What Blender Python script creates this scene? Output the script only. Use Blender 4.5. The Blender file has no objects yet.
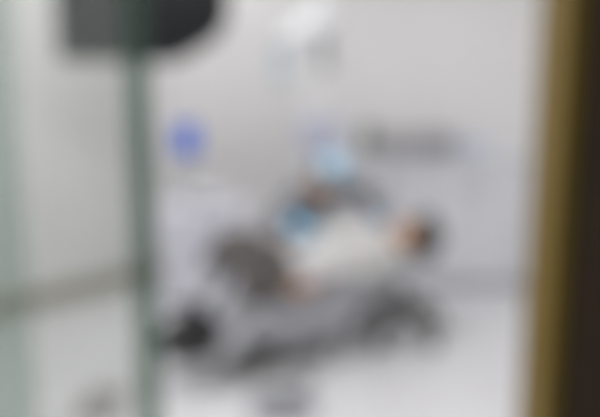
import bpy, bmesh, math, random
from mathutils import Vector, Matrix
random.seed(4)
S = bpy.context.scene
COL = S.collection
V = Vector
R = math.radians

# ------------------------------------------------------------------ camera
CAM_H, PITCH, FPX = 1.6, R(10.6), 750.0
cd = bpy.data.cameras.new('camera'); cam = bpy.data.objects.new('camera', cd); COL.objects.link(cam)
cam.location = (0, 0, CAM_H); cam.rotation_euler = (math.pi/2 - PITCH, 0, 0)
cd.sensor_width = 36.0; cd.lens = FPX / 600.0 * 36.0; cd.clip_start = 0.02
cd.dof.use_dof = True                      # the photograph is far out of focus at every depth
cd.dof.focus_distance = 0.10
cd.dof.aperture_fstop = 8.2
S.camera = cam
# ------------------------------------------------------------------ light
w = bpy.data.worlds.new('world'); S.world = w; w.use_nodes = True
w.node_tree.nodes['Background'].inputs[0].default_value = (0.80, 0.86, 0.86, 1)
w.node_tree.nodes['Background'].inputs[1].default_value = 0.30
def area(name, loc, sx, sy, watts, col):
    l = bpy.data.lights.new(name, 'AREA'); l.shape = 'RECTANGLE'; l.size = sx; l.size_y = sy
    l.energy = watts; l.color = col
    o = bpy.data.objects.new(name, l); COL.objects.link(o); o.location = loc
    return o
area('ceiling_lamp', (-1.20, 3.0, 2.72), 1.2, 0.6, 36, (1.0, 0.985, 0.975))
area('ceiling_lamp', (0.90, 2.9, 2.72), 1.2, 0.6, 22, (1.0, 0.985, 0.975))
area('ceiling_lamp', (-0.80, 4.6, 2.72), 1.2, 0.6, 17, (1.0, 0.985, 0.975))
area('ceiling_lamp', (1.40, 4.5, 2.72), 1.2, 0.6, 8, (1.0, 0.985, 0.975))
vs = S.view_settings
vs.view_transform = 'Standard'; vs.look = 'None'; vs.gamma = 1.0; vs.use_curve_mapping = False
vs.exposure = 0.0

# ------------------------------------------------------------------ helpers
def lin(c): return tuple(((x/255)/12.92 if x/255 <= .04045 else ((x/255+.055)/1.055)**2.4) for x in c)
MATS = {}
def mat(name, rgb, rough=.55, metal=0.0, var=.05, scale=14, bump=0.0, emit=None):
    """procedural material: base colour (sRGB 0-255) with a faint noise of its own"""
    if name in MATS: return MATS[name]
    m = bpy.data.materials.new(name); m.use_nodes = True; nt = m.node_tree; b = nt.nodes['Principled BSDF']
    b.inputs['Roughness'].default_value = rough; b.inputs['Metallic'].default_value = metal
    c = lin(rgb)
    tc = nt.nodes.new('ShaderNodeTexCoord'); nz = nt.nodes.new('ShaderNodeTexNoise'); nz.inputs['Scale'].default_value = scale
    nt.links.new(tc.outputs['Object'], nz.inputs['Vector'])
    rp = nt.nodes.new('ShaderNodeValToRGB')
    rp.color_ramp.elements[0].position = .3; rp.color_ramp.elements[1].position = .7
    rp.color_ramp.elements[0].color = tuple(x*(1-var) for x in c)+(1,)
    rp.color_ramp.elements[1].color = tuple(min(1, x*(1+var)) for x in c)+(1,)
    nt.links.new(nz.outputs['Fac'], rp.inputs['Fac']); nt.links.new(rp.outputs['Color'], b.inputs['Base Color'])
    if bump:
        bp = nt.nodes.new('ShaderNodeBump'); bp.inputs['Strength'].default_value = bump; bp.inputs['Distance'].default_value = .01
        nt.links.new(nz.outputs['Fac'], bp.inputs['Height']); nt.links.new(bp.outputs['Normal'], b.inputs['Normal'])
    if emit:
        b.inputs['Emission Color'].default_value = c+(1,); b.inputs['Emission Strength'].default_value = emit
    MATS[name] = m
    return m
def glass(name, tint, haze, hazecol, refl=.04):
    m = bpy.data.materials.new(name); m.use_nodes = True; nt = m.node_tree; nt.nodes.clear()
    N = nt.nodes.new; L = nt.links.new
    out = N('ShaderNodeOutputMaterial'); tr = N('ShaderNodeBsdfTransparent'); tr.inputs[0].default_value = tint+(1,)
    di = N('ShaderNodeBsdfDiffuse'); di.inputs[0].default_value = hazecol+(1,)
    tl = N('ShaderNodeBsdfTranslucent'); tl.inputs[0].default_value = hazecol+(1,)
    nz = N('ShaderNodeTexNoise'); nz.inputs['Scale'].default_value = 3.0
    mm = N('ShaderNodeMath'); mm.operation = 'MULTIPLY_ADD'; mm.inputs[1].default_value = haze*.3; mm.inputs[2].default_value = haze*.85
    L(nz.outputs['Fac'], mm.inputs[0])
    dm = N('ShaderNodeMixShader'); L(di.outputs[0], dm.inputs[1]); L(tl.outputs[0], dm.inputs[2])
    gl = N('ShaderNodeBsdfGlossy'); gl.inputs['Roughness'].default_value = .05
    a = N('ShaderNodeMixShader'); L(mm.outputs[0], a.inputs[0]); L(tr.outputs[0], a.inputs[1]); L(dm.outputs[0], a.inputs[2])
    b = N('ShaderNodeMixShader'); b.inputs[0].default_value = refl; L(a.outputs[0], b.inputs[1]); L(gl.outputs[0], b.inputs[2])
    L(b.outputs[0], out.inputs[0])
    return m

def empty(name, loc, label, cat, group=None, rz=0):
    o = bpy.data.objects.new(name, None); COL.objects.link(o); o.location = loc; o.rotation_euler = (0, 0, rz)
    o.empty_display_size = .1
    return tag(o, label, cat, group)
def tag(o, label, cat, group=None):
    o['label'] = label; o['category'] = cat
    if group: o['group'] = group
    return o
def obj(name, bm, m, parent=None, smooth=True, bevel=0.0, world=True):
    """bm is in world space when world=True; a part is stored relative to its parent"""
    me = bpy.data.meshes.new(name)
    bmesh.ops.recalc_face_normals(bm, faces=bm.faces)
    o = bpy.data.objects.new(name, me)
    if parent is not None and world:
        mw = Matrix.Identity(4); p = parent
        while p is not None:
            mw = (Matrix.Translation(p.location) @ p.rotation_euler.to_matrix().to_4x4()) @ mw; p = p.parent
        bm.transform(mw.inverted())
    elif parent is None and world and len(bm.verts):
        lo = V([min(v.co[i] for v in bm.verts) for i in range(3)]); hi = V([max(v.co[i] for v in bm.verts) for i in range(3)])
        c = V(((lo.x+hi.x)/2, (lo.y+hi.y)/2, lo.z))
        for v in bm.verts: v.co -= c
        o.location = c
    bm.to_mesh(me); bm.free()
    me.materials.append(m)
    if smooth:
        for p in me.polygons: p.use_smooth = True
        if hasattr(me, 'set_sharp_from_angle'): me.set_sharp_from_angle(angle=R(40))
    COL.objects.link(o)
    if parent is not None: o.parent = parent
    if bevel:
        b = o.modifiers.new('bevel', 'BEVEL'); b.width = bevel; b.segments = 3; b.limit_method = 'ANGLE'
    return o
def struct(name, bm, m, parent=None, **k):
    o = obj(name, bm, m, parent, **k)
    if parent is None: o['kind'] = 'structure'
    return o
def frame_of(z, hint=(0, 0, 1)):
    z = V(z).normalized(); h = V(hint)
    if abs(z.dot(h.normalized())) > .98: h = V((1, 0, 0))
    x = h.cross(z).normalized(); y = z.cross(x)
    return Matrix((x, y, z)).transposed()            # columns x,y,z
def box(bm, lo, hi, mx=None):
    lo = V(lo); hi = V(hi)
    vs_ = [bm.verts.new((x, y, z)) for x in (lo.x, hi.x) for y in (lo.y, hi.y) for z in (lo.z, hi.z)]
    for f in ((0,1,3,2),(4,6,7,5),(0,4,5,1),(2,3,7,6),(0,2,6,4),(1,5,7,3)): bm.faces.new([vs_[i] for i in f])
    if mx is not None: bmesh.ops.transform(bm, matrix=mx, verts=vs_)
    return vs_
def BM(): return bmesh.new()
def capsule(bm, p0, r0, p1, r1, n=16, flat=1.0, hint=(0, 0, 1)):
    """tapered capsule; flat squeezes it along the frame's y"""
    p0 = V(p0); p1 = V(p1); d = p1-p0; L = d.length
    M = frame_of(d if L > 1e-6 else (0, 0, 1), hint)
    rows = []
    K = 5
    for i in range(1, K+1):
        a = math.pi/2*(1-i/K); rows.append((-r0*math.sin(a), r0*math.cos(a)))
    for i in range(0, K):
        a = math.pi/2*(i/K); rows.append((L+r1*math.sin(a), r1*math.cos(a)))
    loft(bm, [(M, p0+M@V((0, 0, z)), r, r*flat) for z, r in rows], n, (p0+M@V((0, 0, -r0)), p0+M@V((0, 0, L+r1))))
def loft(bm, rows, n=24, caps=None):
    prev = None; first = None
    for (M, c, rx, ry) in rows:
        ring = [bm.verts.new(c + M@V((rx*math.cos(2*math.pi*k/n), ry*math.sin(2*math.pi*k/n), 0))) for k in range(n)]
        if prev:
            for k in range(n): bm.faces.new((prev[k], prev[(k+1) % n], ring[(k+1) % n], ring[k]))
        else: first = ring
        prev = ring
    if caps:
        a = bm.verts.new(caps[0]); b = bm.verts.new(caps[1])
        for k in range(n):
            bm.faces.new((a, first[(k+1) % n], first[k])); bm.faces.new((b, prev[k], prev[(k+1) % n]))
    else:
        bm.faces.new(first[::-1]); bm.faces.new(prev)
def ellipsoid(bm, c, rx, ry, rz, M=None, n=20, rows=12):
    M = M or Matrix.Identity(3); c = V(c); rr = []
    for i in range(1, rows):
        a = math.pi*i/rows-math.pi/2
        rr.append((M, c+M@V((0, 0, rz*math.sin(a))), rx*math.cos(a), ry*math.cos(a)))
    loft(bm, rr, n, (c+M@V((0, 0, -rz)), c+M@V((0, 0, rz))))
def tube(bm, pts, r, n=12):
    """round bar through points"""
    pts = [V(p) for p in pts]
    rows = []
    for i, p in enumerate(pts):
        d = (pts[min(i+1, len(pts)-1)]-pts[max(i-1, 0)])
        rows.append((frame_of(d), p, r, r))
    loft(bm, rows, n)
def cyl(bm, c, r, h, n=32, r2=None):
    M = Matrix.Identity(3); c = V(c)
    loft(bm, [(M, c, r, r), (M, c+V((0, 0, h)), r2 or r, r2 or r)], n)
def lathe(bm, c, prof, n=32, M=None):
    M = M or Matrix.Identity(3); c = V(c)
    loft(bm, [(M, c+M@V((0, 0, z)), r, r) for r, z in prof], n)
def prism(bm, poly, y0, y1, mx=None):
    """polygon in x,z extruded along y"""
    a = [bm.verts.new((x, y0, z)) for x, z in poly]; b = [bm.verts.new((x, y1, z)) for x, z in poly]
    n = len(poly); bm.faces.new(a); bm.faces.new(b[::-1])
    for k in range(n): bm.faces.new((a[k], b[k], b[(k+1) % n], a[(k+1) % n]))
    if mx is not None: bmesh.ops.transform(bm, matrix=mx, verts=a+b)
def spline(pts, n=8):
    pts = [V(p) for p in pts]; P = [pts[0]]+pts+[pts[-1]]; out = []
    for i in range(1, len(P)-2):
        for k in range(n):
            t = k/n; a, b, c, d = P[i-1:i+3]
            out.append(.5*((2*b)+(c-a)*t+(2*a-5*b+4*c-d)*t*t+(3*b-a-3*c+d)*t**3))
    return out+[pts[-1]]
def fuse(bm, voxel, smooth=4, factor=.5):
    """melt overlapping shapes into one continuous surface"""
    me = bpy.data.meshes.new('tmp'); bmesh.ops.recalc_face_normals(bm, faces=bm.faces); bm.to_mesh(me); bm.free()
    o = bpy.data.objects.new('tmp', me); COL.objects.link(o)
    r = o.modifiers.new('r', 'REMESH'); r.mode = 'VOXEL'; r.voxel_size = voxel; r.adaptivity = 0
    s = o.modifiers.new('s', 'SMOOTH'); s.iterations = smooth; s.factor = factor
    dg = bpy.context.evaluated_depsgraph_get(); dg.update()
    res = bpy.data.meshes.new_from_object(o.evaluated_get(dg))
    bpy.data.objects.remove(o); bpy.data.meshes.remove(me)
    b = bmesh.new(); b.from_mesh(res); bpy.data.meshes.remove(res)
    return b

# ------------------------------------------------------------------ materials
WALL = mat('wall paint', (231, 230, 230), .7, var=.012, scale=3)
CEIL = mat('ceiling paint', (240, 240, 240), .8, var=.01)
SKIRT = mat('taupe skirting', (150, 142, 122), .5)
WHITE = mat('white enamel', (226, 227, 232), .35, var=.015)
LAV = mat('pale lavender laminate', (212, 212, 222), .4, var=.02)
FOOTG = mat('pale slate plastic', (160, 161, 167), .45, var=.03)
SHELL = mat('grey white plastic shell', (206, 207, 214), .35, var=.02)
CUSH = mat('light grey upholstery', (188, 189, 194), .55, var=.03, bump=.1)
DARK = mat('dark grey metal', (92, 91, 88), .45, var=.05)
BASEG = mat('slate grey enamel', (116, 118, 114), .45, var=.05)
MIDG = mat('mid grey plastic', (118, 120, 124), .45, var=.04)
BLACK = mat('black plastic', (34, 34, 36), .45, var=.04)
SCREEN = mat('black screen', (26, 27, 30), .25, var=.02)
CHROME = mat('brushed steel', (180, 182, 186), .3, metal=.9, var=.03)
SKIN = mat('skin', (212, 172, 145), .5, var=.05, scale=30)
HAIR = mat('black brown hair', (40, 34, 28), .5, var=.2, scale=60, bump=.3)
CAPB = mat('light blue cloth', (172, 212, 238), .75, var=.04)
GLOVE = mat('blue nitrile', (132, 200, 240), .4, var=.03)
WCLOTH = mat('white cotton', (196, 195, 193), .8, var=.02, bump=.1)
LGCLOTH = mat('pale grey cotton', (186, 187, 194), .8, var=.03, bump=.1)
SCRUB = mat('dark grey scrub cloth', (112, 114, 120), .8, var=.05, bump=.1)
JACK = mat('charcoal jacket cloth', (94, 90, 88), .85, var=.12, scale=25, bump=.3)
SHOE = mat('black leather', (28, 28, 30), .4, var=.05)
BRONZE = mat('gold bronze anodised metal', (152, 122, 30), .5, metal=.15, var=.06, scale=5)
BROWN = mat('dark brown lacquered wood', (78, 58, 38), .5, var=.15, scale=9)
BLUE = mat('blue sign enamel', (60, 118, 245), .4, var=.03)
LBLUE = mat('pale blue card', (200, 210, 226), .6, var=.03)
GREYM = mat('warm grey casing', (172, 170, 174), .5, var=.04)
GREENG = mat('grey green casing', (120, 128, 122), .5, var=.04)
MATG = mat('grey rubber mat', (146, 141, 138), .9, var=.1, scale=60)

# floor: pale grey glossy vinyl tile
def floor_mat():
    m = mat('pale grey vinyl tile', (218, 218, 221), .28, var=.02, scale=4)
    nt = m.node_tree; b = nt.nodes['Principled BSDF']; rp = b.inputs['Base Color'].links[0].from_node
    tc = [n for n in nt.nodes if n.type == 'TEX_COORD'][0]
    br = nt.nodes.new('ShaderNodeTexBrick'); br.offset = 0; br.inputs['Scale'].default_value = 1.0
    br.inputs['Brick Width'].default_value = .6; br.inputs['Row Height'].default_value = .6; br.inputs['Mortar Size'].default_value = .003
    br.inputs['Mortar'].default_value = lin((170, 170, 172))+(1,)
    nt.links.new(tc.outputs['Object'], br.inputs['Vector'])
    nt.links.new(rp.outputs['Color'], br.inputs['Color1']); nt.links.new(rp.outputs['Color'], br.inputs['Color2'])
    nt.links.new(br.outputs['Color'], b.inputs['Base Color'])
    return m

# ------------------------------------------------------------------ the room
YB, YF, XR, ZC = 5.75, 1.45, 2.5, 2.75            # back wall, front wall (inner face), right wall, ceiling
bm = BM(); box(bm, (-4.2, -1.0, -.1), (XR+.1, YB+.1, 0)); struct('floor', bm, floor_mat(), smooth=False)
bm = BM(); box(bm, (-4.2, YF-.18, ZC), (XR+.1, YB+.1, ZC+.1)); struct('ceiling', bm, CEIL, smooth=False)
bm = BM(); box(bm, (-1.15, YB, 0), (XR+.1, YB+.1, ZC)); struct('wall_back', bm, WALL, smooth=False)
bm = BM(); box(bm, (XR, YF, 0), (XR+.1, YB, ZC)); struct('wall_right', bm, WALL, smooth=False)
# left wall runs at an angle away from the door
A = V((-1.0, YB, 0)); Bp = V((-4.10, 2.32, 0)); dv = (Bp-A).normalized(); nv = V((dv.y, -dv.x, 0))
if nv.x > 0: nv = -nv
def slab(bm, p, q, n, t, z0, z1):
    vs_ = []
    for z in (z0, z1): vs_ += [bm.verts.new((c.x, c.y, z)) for c in (p, q, q+n*t, p+n*t)]
    for f in ((0,1,2,3),(7,6,5,4),(0,4,5,1),(1,5,6,2),(2,6,7,3),(3,7,4,0)): bm.faces.new([vs_[i] for i in f])
bm = BM(); slab(bm, A, Bp, nv, .1, 0, ZC); struct('wall_left', bm, WALL, smooth=False)
bm = BM(); slab(bm, A+dv*.02, Bp-dv*.1, -nv, .015, 0, .13); struct('baseboard_left', bm, SKIRT, smooth=False)
bm = BM(); box(bm, (-4.2, YF, 0), (-4.1, 2.6, ZC)); struct('wall_side', bm, WALL, smooth=False)
# front wall either side of the glass front, and above it
XJ = .451
bm = BM(); box(bm, (XJ+.17, YF-.12, 0), (XR+.1, YF, ZC)); box(bm, (-4.2, YF-.12, 0), (-1.9, YF, ZC)); box(bm, (-1.9, YF-.12, 2.3), (XJ+.17, YF, ZC))
struct('wall_front', bm, WALL, smooth=False)
# door frame: gold bronze reveal, dark brown casing towards the corridor
t = bpy.data.objects.new('trim_1', None); COL.objects.link(t); t.location = (XJ+.08, YF-.1, 0); t['kind'] = 'structure'
bm = BM(); box(bm, (XJ, YF-.15, 0), (XJ+.03, YF+.005, 2.27)); box(bm, (-1.9, YF-.15, 2.27), (XJ+.03, YF+.005, 2.30)); obj('reveal', bm, BRONZE, t, smooth=False, bevel=.003)
bm = BM(); box(bm, (XJ+.0305, YF-.165, 0), (XJ+.19, YF-.121, 2.32)); box(bm, (-1.9, YF-.165, 2.301), (XJ+.0305, YF-.121, 2.42)); obj('casing', bm, BROWN, t, smooth=False, bevel=.004)

# glass sliding door, half open, and the fixed pane it slides behind
GL = glass('faintly green glass', (.897, .903, .893), .08, (.74, .80, .77))
GF = glass('green tinted glass', (.85, .89, .865), .10, (.56, .66, .61))
GE = glass('green glass edge', (.46, .53, .48), .22, (.30, .42, .36))
XE = -.301
d = bpy.data.objects.new('door_1', None); COL.objects.link(d); d.location = (-.8, YF-.05, 0); d['kind'] = 'structure'
bm = BM(); box(bm, (-1.35, YF-.045, .012), (XE-.022, YF-.035, 2.25)); obj('glass_pane', bm, GL, d, smooth=False)
bm = BM(); box(bm, (XE-.0215, YF-.047, .012), (XE+.0215, YF-.033, 2.25)); e = obj('edge_strip', bm, GE, d, smooth=False); e['label'] = 'dark green polished glass door edge'
g = bpy.data.objects.new('window_1', None); COL.objects.link(g); g.location = (-1.2, YF-.08, 0); g['kind'] = 'structure'
bm = BM(); box(bm, (-1.9, YF-.085, .012), (-.515, YF-.075, 2.27)); obj('glass_pane', bm, GF, g, smooth=False)

# ------------------------------------------------------------------ dental chair
U = V((.81, .586, 0)).normalized()               # chair axis, foot end -> head end
W = V((-U.y, U.x, 0)); ZZ = V((0, 0, 1))
AX = Matrix((U, W, ZZ)).transposed()
PEL = V((.03, 4.07, .485))                        # patient's pelvis
def strip(bm, path, widths, thick, off):
    """padded slab following a path in the chair's u,z plane: path of (u, z); widths per point"""
    rows = []
    for i, ((u, z), wd, th) in enumerate(zip(path, widths, thick)):
        a = path[max(i-1, 0)]; b = path[min(i+1, len(path)-1)]
        tdir = (U*(b[0]-a[0])+ZZ*(b[1]-a[1])).normalized(); nrm = tdir.cross(W); nrm = -nrm if nrm.z < 0 else nrm
        c = V((PEL.x, PEL.y, 0))+U*u+ZZ*z+nrm*off
        ring = []
        for k in range(24):
            an = 2*math.pi*k/24; cx, sx = math.cos(an), math.sin(an)
            px_ = math.copysign(abs(cx)**.35, cx)*wd/2; pz_ = math.copysign(abs(sx)**.5, sx)*th/2
            ring.append(bm.verts.new(c+W*px_+nrm*pz_))
        rows.append(ring)
    for a, b in zip(rows, rows[1:]):
        for k in range(24): bm.faces.new((a[k], a[(k+1) % 24], b[(k+1) % 24], b[k]))
    bm.faces.new(rows[0]); bm.faces.new(rows[-1][::-1])
ch = empty('dental_chair', (-.12, 4.08, 0), 'pale grey reclining dental chair on a dark base, with a patient lying in it', 'dental chair', rz=0)
def path(pts, n=5): return [(p.x, p.y) for p in spline([V((a, b, 0)) for a, b in pts], n)]
def ramp(a, mid, b, n): return [ (a+(mid-a)*min(1, i/(n*.25)) if i < n*.5 else b+(mid-b)*min(1, (n-1-i)/(n*.25))) for i in range(n)]
p = path([(-.22, .43), (-.05, .375), (.12, .39)]); strip(bm := BM(), p, ramp(.46, .54, .50, len(p)), ramp(.05, .10, .05, len(p)), -.02); obj('seat', bm, CUSH, ch)
p = path([(.13, .40), (.33, .44), (.60, .49)]); strip(bm := BM(), p, ramp(.46, .54, .40, len(p)), ramp(.04, .09, .04, len(p)), -.03); obj('backrest', bm, CUSH, ch)
p = path([(.63, .505), (.76, .515), (.90, .515)]); strip(bm := BM(), p, ramp(.22, .28, .22, len(p)), ramp(.04, .07, .04, len(p)), -.03); obj('headrest', bm, CUSH, ch)
p = path([(-.23, .40), (-.42, .415), (-.56, .32), (-.70, .155)]); strip(bm := BM(), p, ramp(.42, .46, .40, len(p)), ramp(.05, .085, .05, len(p)), -.03); obj('leg_rest', bm, CUSH, ch)
p = path([(-.63, .17), (-.44, .31), (-.2, .32), (.05, .29), (.3, .34), (.58, .42)]); strip(bm := BM(), p, ramp(.30, .40, .26, len(p)), ramp(.05, .11, .04, len(p)), -.03); obj('chair_shell', bm, SHELL, ch)
bm = BM(); c0 = V((PEL.x, PEL.y, 0))
def abox(bm, u0, u1, w0, w1, z0, z1):
    mx = Matrix.Translation(c0) @ AX.to_4x4(); return box(bm, (u0, w0, z0), (u1, w1, z1), mx)
abox(bm, -.22, .10, -.05, .21, .05, .27); obj('column', bm, SHELL, ch, bevel=.03)
bm = BM(); abox(bm, -.50, .12, -.10, .30, 0.0, .06); obj('base_plate', bm, BASEG, ch, bevel=.02)
for s in (-1, 1):
    bm = BM(); pts = spline([c0+U*.02+W*s*.27+ZZ*.36, c0+U*.04+W*s*.33+ZZ*.42, c0+U*.06+W*s*.335+ZZ*.53, c0+U*-.04+W*s*.335+ZZ*.56, c0+U*-.26+W*s*.335+ZZ*.555], 5)
    tube(bm, pts, .018); obj('armrest', bm, SHELL, ch)

# ------------------------------------------------------------------ people
def head(bm, c, fwd, up, s=1.0):
    """adds a head to a body mesh; returns its frame (x right, y forward, z crown)"""
    f = V(fwd).normalized(); u = (V(up)-f*V(up).dot(f)).normalized(); x = f.cross(u)
    M = Matrix((x, f, u)).transposed(); c = V(c); P = lambda a, b, d: c+M@V((a, b, d))*s
    ellipsoid(bm, P(0, -.012, .025), .075*s, .094*s, .092*s, M)
    ellipsoid(bm, P(0, .022, -.03), .062*s, .070*s, .082*s, M)
    ellipsoid(bm, P(0, .055, -.088), .030*s, .028*s, .024*s, M)
    capsule(bm, P(0, .088, .012), .010*s, P(0, .106, -.030), .014*s, 10)
    capsule(bm, P(-.045, .070, .028), .014*s, P(.045, .070, .028), .014*s, 10)
    for q in (-1, 1):
        ellipsoid(bm, P(q*.076, -.006, -.012), .010*s, .020*s, .032*s, M)
        ellipsoid(bm, P(q*.040, .060, -.028), .024*s, .022*s, .024*s, M)
    return M, P
def face_parts(P, M, par, closed=False):
    em = mat('eye white', (225, 222, 216), .3, var=.01); lm = mat('lips', (176, 104, 96), .5)
    for q in (-1, 1):
        b = BM(); ellipsoid(b, P(q*.031, .076, .005), .014, .011, .0085, M); obj('eye', b, SKIN if closed else em, par)
        b = BM(); capsule(b, P(q*.018, .092, .030), .004, P(q*.046, .082, .032), .003, 8); obj('eyebrow', b, HAIR, par)
    b = BM(); capsule(b, P(-.020, .088, -.058), .006, P(.020, .088, -.058), .006, 8); ellipsoid(b, P(0, .091, -.060), .014, .007, .008, M); obj('lips', b, lm, par)
def hand(bm, wrist, direction, palm_n, side, curl=.5, s=1.0):
    """palm, four unequal fingers bent twice, and a thumb leaving the palm's side"""
    d = V(direction).normalized(); n = (V(palm_n)-d*V(palm_n).dot(d)).normalized(); x = d.cross(n)*side
    w_ = V(wrist); Q = lambda a, b, e: w_+(x*a+d*b+n*e)*s
    for a in (-.028, -.010, .010, .028): capsule(bm, Q(a*.55, .005, 0), .016*s, Q(a, .082, 0), .0125*s, 10)
    for a, L in ((.030, .072), (.011, .082), (-.009, .076), (-.028, .060)):
        p_ = Q(a, .084, 0); ang = 0; r = .0098*s
        for k, fr in enumerate((.45, .31, .24)):
            ang += curl*(.55 if k == 0 else .8); q_ = p_+(d*math.cos(ang)+n*math.sin(ang)+x*(a*1.2 if k == 0 else 0))*L*fr*s
            capsule(bm, p_, r, q_, r*.92, 10); p_ = q_; r *= .92
    a0 = Q(.022, .020, .004); a1 = Q(.050, .050, .016); a2 = Q(.058, .080, .028); a3 = Q(.054, .102, .040)
    capsule(bm, a0, .015*s, a1, .0125*s, 10); capsule(bm, a1, .0118*s, a2, .0105*s, 10); capsule(bm, a2, .0105*s, a3, .009*s, 10)
def limb(bm, pts, rs, flat=1.0, add=0.0, hint=(0, 0, 1)):
    for i in range(len(pts)-1): capsule(bm, pts[i], rs[i]+add, pts[i+1], rs[i+1]+add, 18, flat, hint)
def torso(bm, pel, neck, side, front, add=0.0, sw=.165, long=True):
    """trunk from pelvis to neck base; side = body's left-right unit, front = chest direction"""
    pel, neck = V(pel), V(neck); up = (neck-pel); L = up.length; up.normalize()
    front = (V(front)-up*V(front).dot(up)).normalized(); side = up.cross(front)
    M = Matrix((side, front, up)).transposed()
    prof = ((-.12, .105, .085, 0), (-.06, .150, .110, 0), (.0, .165, .118, 0), (.10, .148, .105, .004), (.22, .135, .098, .008), (.34, .150, .110, .012), (.44, .165, .108, .006), (.50, .155, .085, -.002), (.54, .10, .06, -.006), (.57, .06, .055, -.004))
    k = L/.56
    rows = [(M, pel+up*z*k+front*o_, rx+add, ry+add) for z, rx, ry, o_ in prof]
    loft(bm, rows, 28, (pel+up*(-.15)*k, pel+up*.60*k))
    return M, lambda a, b, c_: pel+M@V((a, b, c_*k))
def shoe(bm, ankle, toe, up):
    a = V(ankle); t_ = V(toe).normalized(); u_ = (V(up)-t_*V(up).dot(t_)).normalized(); x = t_.cross(u_)
    M = Matrix((x, t_, u_)).transposed()
    P = lambda p, q, r: a+M@V((p, q, r))
    capsule(bm, P(0, -.035, -.055), .040, P(0, .06, -.058), .042, 16, .9); capsule(bm, P(0, .05, -.055), .044, P(.004, .165, -.070), .034, 16, .8)
    capsule(bm, P(0, -.02, -.04), .042, P(0, -.005, .02), .044, 16)
    box(bm, (-.040, -.075, -.108), (.040, .195, -.090), Matrix.Translation(a) @ M.to_4x4())

# --- the patient: lying back along the chair, head to the right, knees bent over the leg rest
NECK = V((.49, 4.40, .575)); HEADC = V((.630, 4.452, .583))
pt = empty('person', (PEL.x, PEL.y, PEL.z-.12), 'patient with dark hair lying on the dental chair in a white top and pale trousers', 'person')
pt.location.z = .40
body = BM()
spine = (NECK-PEL).normalized(); front = V((-.10, -.22, 1)); 
M, T = torso(body, PEL, NECK, W, front)
capsule(body, NECK-spine*.03, .055, NECK+spine*.09+V((0, 0, .01)), .052, 16)
HF = V((-.34, -.34, .88)); HM, HP = head(body, HEADC, HF, (HEADC-NECK)+V((.10, .06, .0)), 1.16)
sideL = M@V((1, 0, 0))
near = sideL if sideL.y < 0 else -sideL           # towards the camera
sg = 1 if near == sideL else -1
def TT(a, b, c_): return T(a*sg, b, c_)           # a>0: camera side
LEGS = {}; ARMS = {}
for q in (1, -1):
    hip = TT(q*.085, 0, .0); knee = PEL+U*-.43+near*(q*.11)+ZZ*.08; ank = PEL+U*-.70+near*(q*.10-.01)+ZZ*(-.21)
    LEGS[q] = (hip, knee, ank); limb(body, LEGS[q], (.085, .058, .042))
    sh = TT(q*.185, .0, .475); el = TT(q*.285, .05, .20)
    wr = PEL+U*(-.02)+near*(.055*q+.0)+ZZ*.205
    if q == 1: wr = PEL+U*(-.15)+near*.25+ZZ*.055
    else: wr = PEL+U*(-.13)+near*(-.15)+ZZ*.115
    ARMS[q] = (sh, el, wr); limb(body, ARMS[q], (.052, .042, .030))
    hand(body, wr, (-U-near*q*(.05 if q == 1 else .55)-ZZ*(.30 if q == 1 else 0)).normalized(), V((0, 0, -1)) if q < 0 else -near-ZZ*.15, 1 if q*sg > 0 else -1, .35)
    capsule(body, ank, .040, ank+V((-.10, -.06, -.05)), .030)
bo = obj('body', fuse(body, .005, 3), SKIN, pt)
b = BM(); torso(b, PEL, NECK, W, front, add=.016)
for q in (1, -1): limb(b, (ARMS[q][0], ARMS[q][1], ARMS[q][1].lerp(ARMS[q][2], .62)), (.052, .044, .036), add=.014)
ellipsoid(b, TT(0, .055, .30), .175, .105, .30, M)
obj('shirt', fuse(b, .009, 5), WCLOTH, pt)
b = BM()
for q in (1, -1): h, k, a = LEGS[q]; limb(b, (h, k, k.lerp(a, .74)), (.088, .062, .048), add=.014)
ellipsoid(b, PEL, .17, .13, .13, M)
obj('trousers', fuse(b, .009, 5), LGCLOTH, pt)
for q in (1, -1):
    b = BM(); h, k, a = LEGS[q]; shoe(b, a, V((-.66, -.50+q*.06, .12)), V((.15, 0, 1))); capsule(b, a+V((-.03, -.02, -.01)), .052, a+V((-.10, -.075, -.035)), .046, 16); capsule(b, a-ZZ*.03, .060, a.lerp(k, .22), .070, 18); obj('boot', fuse(b, .006, 3), SHOE, pt)
# hair: cap of hair over the crown and the back of the head
b = BM()
for c_, e_ in (((0, -.034, .050), (.092, .100, .096)), ((0, -.060, -.02), (.092, .075, .105)), ((0, .015, .088), (.064, .062, .045)), ((0, -.045, .115), (.088, .095, .060)), ((0, -.095, .06), (.092, .055, .11)), ((0, -.03, .165), (.070, .080, .050)), ((0, -.115, -.01), (.09, .045, .10)), ((0, -.09, .15), (.085, .07, .06)), ((.0, -.135, .08), (.09, .04, .09))):
    ellipsoid(b, HP(*c_), *[k*1.16 for k in e_], HM)
obj('hair', fuse(b, .006, 4), HAIR, pt)
face_parts(HP, HM, pt, closed=True)

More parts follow.
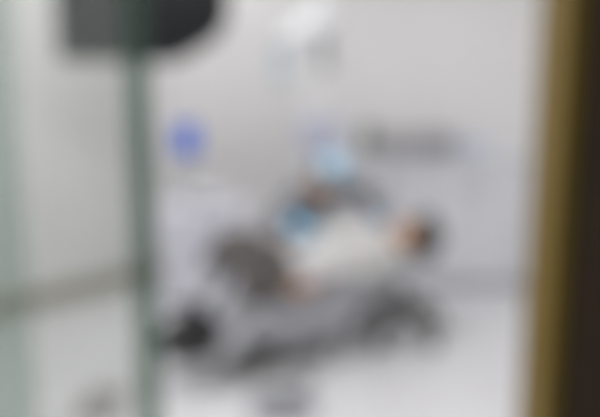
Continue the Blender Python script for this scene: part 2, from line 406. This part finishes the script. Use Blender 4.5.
# folded jacket on the patient's lap
b = BM()
def drape(u, w_):
    top = .115 + (-u/.43)*.080                       # over the thighs (knees are higher)
    if u < -.45: top -= (-.45-u)*1.1
    c_ = .195
    if w_ > c_: top -= (w_-c_)*1.7 + .01
    if w_ < -c_: top -= (-w_-c_)*2.3 + .01
    dip = -.022*math.cos(w_*math.pi/.10)*(abs(w_) < .15)
    wr_ = .012*math.sin(u*46+w_*19)+.010*math.sin(w_*58-u*21)+.008*math.sin(u*90+2*math.sin(w_*30))
    return PEL+U*(u+.015*math.sin(w_*24))+near*(w_ if abs(w_) < c_ else math.copysign(c_+(abs(w_)-c_)*.45, w_))+ZZ*(top+dip+wr_+.02)
NU, NW = 34, 44
for off, sgn in ((0, 1), (-.018, -1)):
    gv = [[b.verts.new(drape(-.545+.335*i/NU, -.25+.545*j/NW)+ZZ*off) for j in range(NW+1)] for i in range(NU+1)]
    for i in range(NU):
        for j in range(NW): b.faces.new((gv[i][j], gv[i+1][j], gv[i+1][j+1], gv[i][j+1])[::sgn])
    if sgn == 1: g0_ = gv
rim = lambda g: [g[0][j] for j in range(NW)]+[g[i][NW] for i in range(NU)]+[g[NU][j] for j in range(NW, 0, -1)]+[g[i][0] for i in range(NU, 0, -1)]
ra, rb = rim(g0_), rim(gv)
for i in range(len(ra)): b.faces.new((ra[i], rb[i], rb[(i+1) % len(rb)], ra[(i+1) % len(ra)]))
for p_, q_ in (((-.27, -.17), (-.50, -.06)), ((-.26, .06), (-.50, .14))):      # the two sleeves folded over it
    pts = [drape(p_[0]+(q_[0]-p_[0])*k/5, p_[1]+(q_[1]-p_[1])*k/5)+ZZ*.006 for k in range(6)]
    pts = spline(pts, 3); M_ = frame_of(pts[-1]-pts[0])
    loft(b, [(M_, p, .058-.014*k/len(pts), .021) for k, p in enumerate(pts)], 20)
jk = obj('jacket', b, JACK); tag(jk, "charcoal jacket folded on the patient's lap", 'jacket')

# --- the dentist: seated behind the chair, leaning over the patient
dn = empty('person', (-.12, 4.98, 0), 'dentist in a light blue cap and dark grey scrubs leaning over the patient', 'person')
dp = V((-.10, 4.98, .55)); dnk = V((.09, 4.77, .83)); dh = V((.185, 4.72, .920))
body = BM(); dfront = V((.55, -.45, -.45))
DM, DT = torso(body, dp, dnk, V((1, 0, 0)), dfront)
capsule(body, dnk-(dnk-dp).normalized()*.03, .055, dh-(dh-dnk)*.25, .052, 16)
DHM, DHP = head(body, dh, V((.42, -.50, -.62)), V((.30, -.10, .85)))
xs = DM@V((1, 0, 0)); dsg = 1 if xs.x < 0 else -1  # a>0: her side towards picture left
DA = {}
g0 = V((.015, 4.37, .715)); g1 = V((.40, 4.47, .725))
for q, wr, el in ((1, V((-.02, 4.22, .69)), V((-.085, 4.52, .745))), (-1, V((.55, 4.76, .60)), V((.42, 4.85, .82)))):
    sh = DT(q*dsg*.185, .01, .47)
    DA[q] = (sh, el, wr); limb(body, DA[q], (.052, .042, .030))
hand(body, DA[1][2], V((.96, -.04, -.18)), V((0, 0, -1)), 1, .45); hand(body, DA[-1][2], V((.85, -.15, -.30)), V((-.3, -.3, -1)), -1, .5)
DL = {}
for q in (1, -1):
    hip = DT(q*.085, 0, 0); kn = V((.24, 5.02-q*.14, .50)) + V((0, .05, 0)); an = kn+V((-.03, 0, -.39)); DL[q] = (hip, kn, an)
    limb(body, DL[q], (.085, .060, .042)); capsule(body, an, .04, an+V((.11, 0, -.05)), .03)
obj('body', fuse(body, .005, 3), SKIN, dn)
b = BM(); torso(b, dp, dnk, xs, dfront, add=.018)
for q in (1, -1): limb(b, (DA[q][0], DA[q][1], DA[q][1].lerp(DA[q][2], .70)), (.056, .046, .038), add=.015)
obj('scrub_top', fuse(b, .009, 5), SCRUB, dn)
b = BM()
for q in (1, -1): limb(b, (DL[q][0], DL[q][1], DL[q][1].lerp(DL[q][2], .9)), (.088, .062, .052), add=.014)
ellipsoid(b, dp, .175, .14, .12, DM); obj('trousers', fuse(b, .009, 5), LGCLOTH, dn)
for q in (1, -1):
    b = BM(); shoe(b, DL[q][2], V((1, 0, 0)), ZZ); obj('shoe', fuse(b, .006, 3), WCLOTH, dn)
for q, dr, pn, sd in ((1, V((.96, -.04, -.18)), V((0, 0, -1)), 1), (-1, V((.85, -.15, -.30)), V((-.3, -.3, -1)), -1)):
    b = BM(); hand(b, DA[q][2], dr, pn, sd, .45 if q == 1 else .5, 1.1); capsule(b, DA[q][2].lerp(DA[q][1], .34), .050, DA[q][2], .037)
    b = fuse(b, .0045, 2)
    for v in b.verts: pass
    obj('glove', b, GLOVE, dn)
b = BM(); ellipsoid(b, DHP(0, -.018, .052), .090, .104, .082, DHM); ellipsoid(b, DHP(0, -.02, .092), .078, .088, .055, DHM); obj('surgical_cap', fuse(b, .006, 4), CAPB, dn)
b = BM(); ellipsoid(b, DHP(0, -.050, -.02), .080, .062, .070, DHM); ellipsoid(b, DHP(0, -.095, -.03), .045, .045, .055, DHM); obj('hair', fuse(b, .006, 3), HAIR, dn)
face_parts(DHP, DHM, dn)
b = BM(); 
for q in (-1, 1):
    lathe(b, DHP(q*.032, .098, .008), [(.026, -.012), (.028, 0), (.026, .012)], 20, DHM @ Matrix.Rotation(-math.pi/2, 3, 'X'))
    capsule(b, DHP(q*.055, .095, .010), .005, DHP(q*.080, -.01, .005), .005, 8)
capsule(b, DHP(-.012, .104, .012), .005, DHP(.012, .104, .012), .005, 8); obj('loupes', b, BLACK, dn)

# ------------------------------------------------------------------ stools
def stool(name, loc, label, h, seatm, basem, back=False, rs=.19, arm=.27):
    x, y = loc; e_ = empty(name, (x, y, 0), label, 'stool')
    b = BM(); lathe(b, (x, y, h-.075), [(rs*.82, 0), (rs, .018), (rs, .052), (rs*.9, .075)], 36); obj('seat', b, seatm, e_, bevel=.006)
    b = BM(); lathe(b, (x, y, .17), [(.06, 0), (.055, .10), (.03, .12), (.022, h-.075-.17)], 20); obj('gas_lift', b, basem, e_)
    for k in range(5):
        a = 2*math.pi*k/5+.35; dr = V((math.cos(a), math.sin(a), 0)); c = V((x, y, 0))
        b = BM(); limb(b, (c+ZZ*.215, c+dr*arm*.55+ZZ*.19, c+dr*arm+ZZ*.085), (.052, .044, .026)); lg = obj('leg', b, basem, e_)
        b = BM(); w_ = c+dr*arm; Mx = frame_of(V((-dr.y, dr.x, 0)))
        lathe(b, w_+ZZ*.032+V((-dr.y, dr.x, 0))*-.016, [(.026, 0), (.032, .006), (.032, .026), (.026, .032)], 20, Mx); capsule(b, w_+ZZ*.04, .010, w_+ZZ*.08, .010, 8); obj('caster', b, BLACK, lg)
    return e_
stool('stool', (.605, 4.33), 'empty round stool with pale seat and dark star base below the patient\'s head', .43, CUSH, DARK)
stool('stool', (-.11, 5.0), 'stool the dentist sits on behind the dental chair', .425, MIDG, DARK, arm=.21)

# ------------------------------------------------------------------ dental unit with lamp, post and monitor
un = empty('dental_unit', (-.62, 4.98, 0), 'white dental unit cabinet with spittoon standing left behind the chair', 'dental unit')
bm = BM(); box(bm, (-.92, 4.82, .04), (-.36, 5.16, .70)); obj('cabinet_body', bm, LAV, un, bevel=.035)
bm = BM(); box(bm, (-.88, 4.86, 0), (-.40, 5.12, .045)); obj('plinth', bm, MIDG, un)
bm = BM(); lathe(bm, (-.62, 4.95, .70), [(.05, 0), (.11, .03), (.135, .085), (.125, .085), (.10, .04), (.02, .02)], 32); obj('spittoon_bowl', bm, WHITE, un)
bm = BM(); tube(bm, spline([(-.78, 5.0, .69), (-.78, 5.0, .90), (-.74, 4.99, .95), (-.68, 4.97, .93), (-.665, 4.965, .88)], 5), .012); obj('water_spout', bm, CHROME, un)

la = empty('operating_lamp', (.10, 5.22, 0), 'white operating lamp on a tall floor post with a small monitor, behind the dentist', 'lamp')
bm = BM(); lathe(bm, (.10, 5.22, 0), [(.16, 0), (.165, .02), (.12, .045), (.04, .06), (.03, .10)], 32); obj('base', bm, MIDG, la)
bm = BM(); tube(bm, [(.10, 5.22, .08), (.10, 5.22, 1.95)], .028, 20); obj('post', bm, WHITE, la)
bm = BM(); tube(bm, spline([(.10, 5.22, 1.94), (.10, 5.20, 2.10), (.12, 4.95, 2.14), (.13, 4.60, 2.10), (.10, 4.42, 1.97), (.06, 4.36, 1.87)], 6), .022, 16); obj('lamp_arm', bm, WHITE, la)
LC = V((.035, 4.30, 1.80)); LM = frame_of(V((.45, .05, -1)), (0, 1, 0))
bm = BM(); lathe(bm, LC, [(.03, -.09), (.12, -.075), (.195, -.02), (.205, .03), (.19, .045), (.17, .02), (.02, .0)], 36, LM); obj('lamp_head', bm, mat('pale grey enamel', (204, 206, 210), .4), la)
bm = BM(); lathe(bm, LC, [(.165, .021), (.165, .030), (.10, .034)], 32, LM); obj('lamp_lens', bm, mat('lamp lens', (250, 248, 240), .3, ), la)
bm = BM(); tube(bm, spline([LC+V((-.10, -.06, -.03)), LC+V((-.145, -.09, -.12)), LC+V((-.145, -.09, -.27))], 5), .022); h_ = obj('lamp_handle', bm, mat('pale blue handle', (150, 186, 206), .4), la); h_['label'] = 'pale blue grip'
bm = BM(); tube(bm, spline([LC+V((.07, -.04, .02)), LC+V((.10, -.06, -.10)), LC+V((.10, -.06, -.22))], 5), .034); obj('lamp_joint', bm, mat('pale grey plastic', (150, 152, 155), .4), la)
bm = BM(); tube(bm, [(.10, 5.22, 1.16), (.12, 5.13, 1.16)], .02); obj('monitor_bracket', bm, WHITE, la)
bm = BM(); box(bm, (-.02, 5.09, 1.04), (.29, 5.125, 1.27)); mo = obj('monitor', bm, mat('blue grey casing', (205, 206, 216), .4), la, bevel=.01)
bm = BM(); box(bm, (-.005, 5.083, 1.055), (.275, 5.0905, 1.255)); obj('screen', bm, mat('lavender screen', (186, 189, 208), .3), mo)

# ------------------------------------------------------------------ television hung from the ceiling
tv = empty('television', (-.93, 4.42, 1.63), 'black television hung high left of the chair, partly behind the glass door', 'television')
bm = BM(); prism(bm, [(-1.395, 1.645), (-.76, 1.630), (-.66, 1.66), (-.48, 1.77), (-.41, 1.88), (-.41, 2.33), (-1.395, 2.33)], 4.40, 4.47); obj('housing', bm, BLACK, tv, bevel=.01)
bm = BM(); prism(bm, [(-1.37, 1.675), (-.77, 1.663), (-.67, 1.69), (-.50, 1.79), (-.435, 1.895), (-.435, 2.305), (-1.37, 2.305)], 4.396, 4.402); obj('screen', bm, SCREEN, tv)
bm = BM(); tube(bm, [(-.93, 4.50, 2.05), (-.93, 4.50, ZC)], .025); box(bm, (-1.03, 4.47, 1.95), (-.83, 4.52, 2.15)); obj('ceiling_mount', bm, DARK, tv)

# ------------------------------------------------------------------ counter along the back wall and what stands on it
YC = 5.30
for k, (x0, x1) in enumerate(((.36, .95), (.955, 1.545), (1.55, 2.14))):
    cb = empty('base_cabinet', ((x0+x1)/2, 5.5, 0), ('white base cabinet at the left end of the back counter', 'white base cabinet under the grey steriliser', 'white base cabinet at the right end of the back counter')[k], 'cabinet', 'base cabinets along the back wall')
    bm = BM(); box(bm, (x0, YC+.02, .08), (x1, YB-.005, .95)); obj('carcass', bm, WHITE, cb)
    bm = BM(); box(bm, (x0, YC+.06, 0), (x1, YB-.005, .08)); obj('plinth', bm, SHELL, cb)
    for j in (0, 1):
        a = x0+.004+j*(x1-x0)/2; c = a+(x1-x0)/2-.008
        bm = BM(); box(bm, (a, YC, .09), (c, YC+.019, .94)); dr = obj('door', bm, WHITE, cb, bevel=.003)
        hx = c-.04 if j == 0 else a+.04
        bm = BM(); tube(bm, [(hx, YC-.001, .70), (hx, YC-.022, .70), (hx, YC-.022, .84), (hx, YC-.001, .84)], .005); obj('handle', bm, CHROME, dr)
bm = BM(); box(bm, (.34, YC-.02, .951), (2.16, YB-.003, .985)); ct = obj('worktop', bm, WHITE, smooth=False, bevel=.005); tag(ct, 'white worktop running over the base cabinets along the back wall', 'worktop')
ZT = .9855
st = empty('steriliser', (.85, 5.5, ZT), 'long grey steriliser standing on the white back counter', 'steriliser')
bm = BM(); box(bm, (.60, 5.36, ZT+.015), (1.12, 5.68, ZT+.155)); obj('casing', bm, GREYM, st, bevel=.015)
bm = BM(); box(bm, (.64, 5.345, ZT+.035), (.92, 5.361, ZT+.14)); dr = obj('door', bm, GREYM, st, bevel=.01)
bm = BM(); tube(bm, [(.89, 5.346, ZT+.06), (.89, 5.325, ZT+.06), (.89, 5.325, ZT+.12), (.89, 5.346, ZT+.12)], .006); obj('handle', bm, CHROME, dr)
bm = BM(); box(bm, (.96, 5.355, ZT+.05), (1.09, 5.361, ZT+.12)); obj('control_panel', bm, mat('panel', (150, 152, 160), .3), st)
for x in (.64, 1.08):
    for y in (5.40, 5.64): bm = BM(); cyl(bm, (x, y, ZT), .015, .016, 16); obj('foot', bm, BLACK, st)
bx = empty('soap_dispenser', (.50, 5.48, ZT), 'grey green pump dispenser at the left end of the back counter', 'dispenser')
bm = BM(); lathe(bm, (.50, 5.48, ZT), [(.055, 0), (.06, .01), (.06, .16), (.045, .19), (.02, .20), (.02, .215)], 28); obj('bottle', bm, GREENG, bx)
bm = BM(); cyl(bm, (.50, 5.48, ZT+.2), .008, .055, 12); capsule(bm, (.50, 5.49, ZT+.255), .012, (.50, 5.43, ZT+.25), .008, 10); obj('pump', bm, GREENG, bx)
gb = empty('tissue_box', (1.27, 5.48, ZT), 'pale blue tissue box standing right of the steriliser', 'box')
bm = BM(); box(bm, (1.18, 5.42, ZT), (1.36, 5.54, ZT+.10)); obj('carton', bm, LBLUE, gb, bevel=.004)
bm = BM(); ellipsoid(bm, (1.27, 5.48, ZT+.10), .05, .02, .045, n=14); obj('tissue', bm, WHITE, gb)

# blue sign on the back wall
sn = empty('wall_sign', (-.855, YB-.01, .93), 'small blue square sign on the back wall beside the glass door edge', 'sign')
bm = BM(); box(bm, (-.955, YB-.012, .945), (-.78, YB-.001, 1.18)); obj('sign_plate', bm, BLUE, sn, bevel=.004)

# foot control and its hose on the floor
FX, FY = -.075, 3.33
fc = empty('foot_control', (FX, FY, 0), 'grey round foot control with a hose on the floor before the chair', 'foot control')
bm = BM(); lathe(bm, (FX, FY, 0), [(.16, 0), (.165, .02), (.15, .05), (.10, .06)], 36); obj('base', bm, FOOTG, fc)
bm = BM(); lathe(bm, (FX, FY, .06), [(.085, 0), (.09, .012), (.07, .028), (.02, .034)], 32); obj('pedal', bm, MIDG, fc)
bm = BM(); tube(bm, spline([(FX+.03, FY+.14, .03), (.02, 3.56, .016), (.06, 3.64, .016), (.0, 3.70, .016)], 8), .013); obj('hose', bm, MIDG, fc)
# small grey mat by the glass
bm = BM(); box(bm, (-1.06, 3.20, .001), (-.86, 3.55, .012)); m_ = obj('floor_mat', bm, MATG, bevel=.004); tag(m_, 'small grey mat on the floor behind the glass door', 'mat')
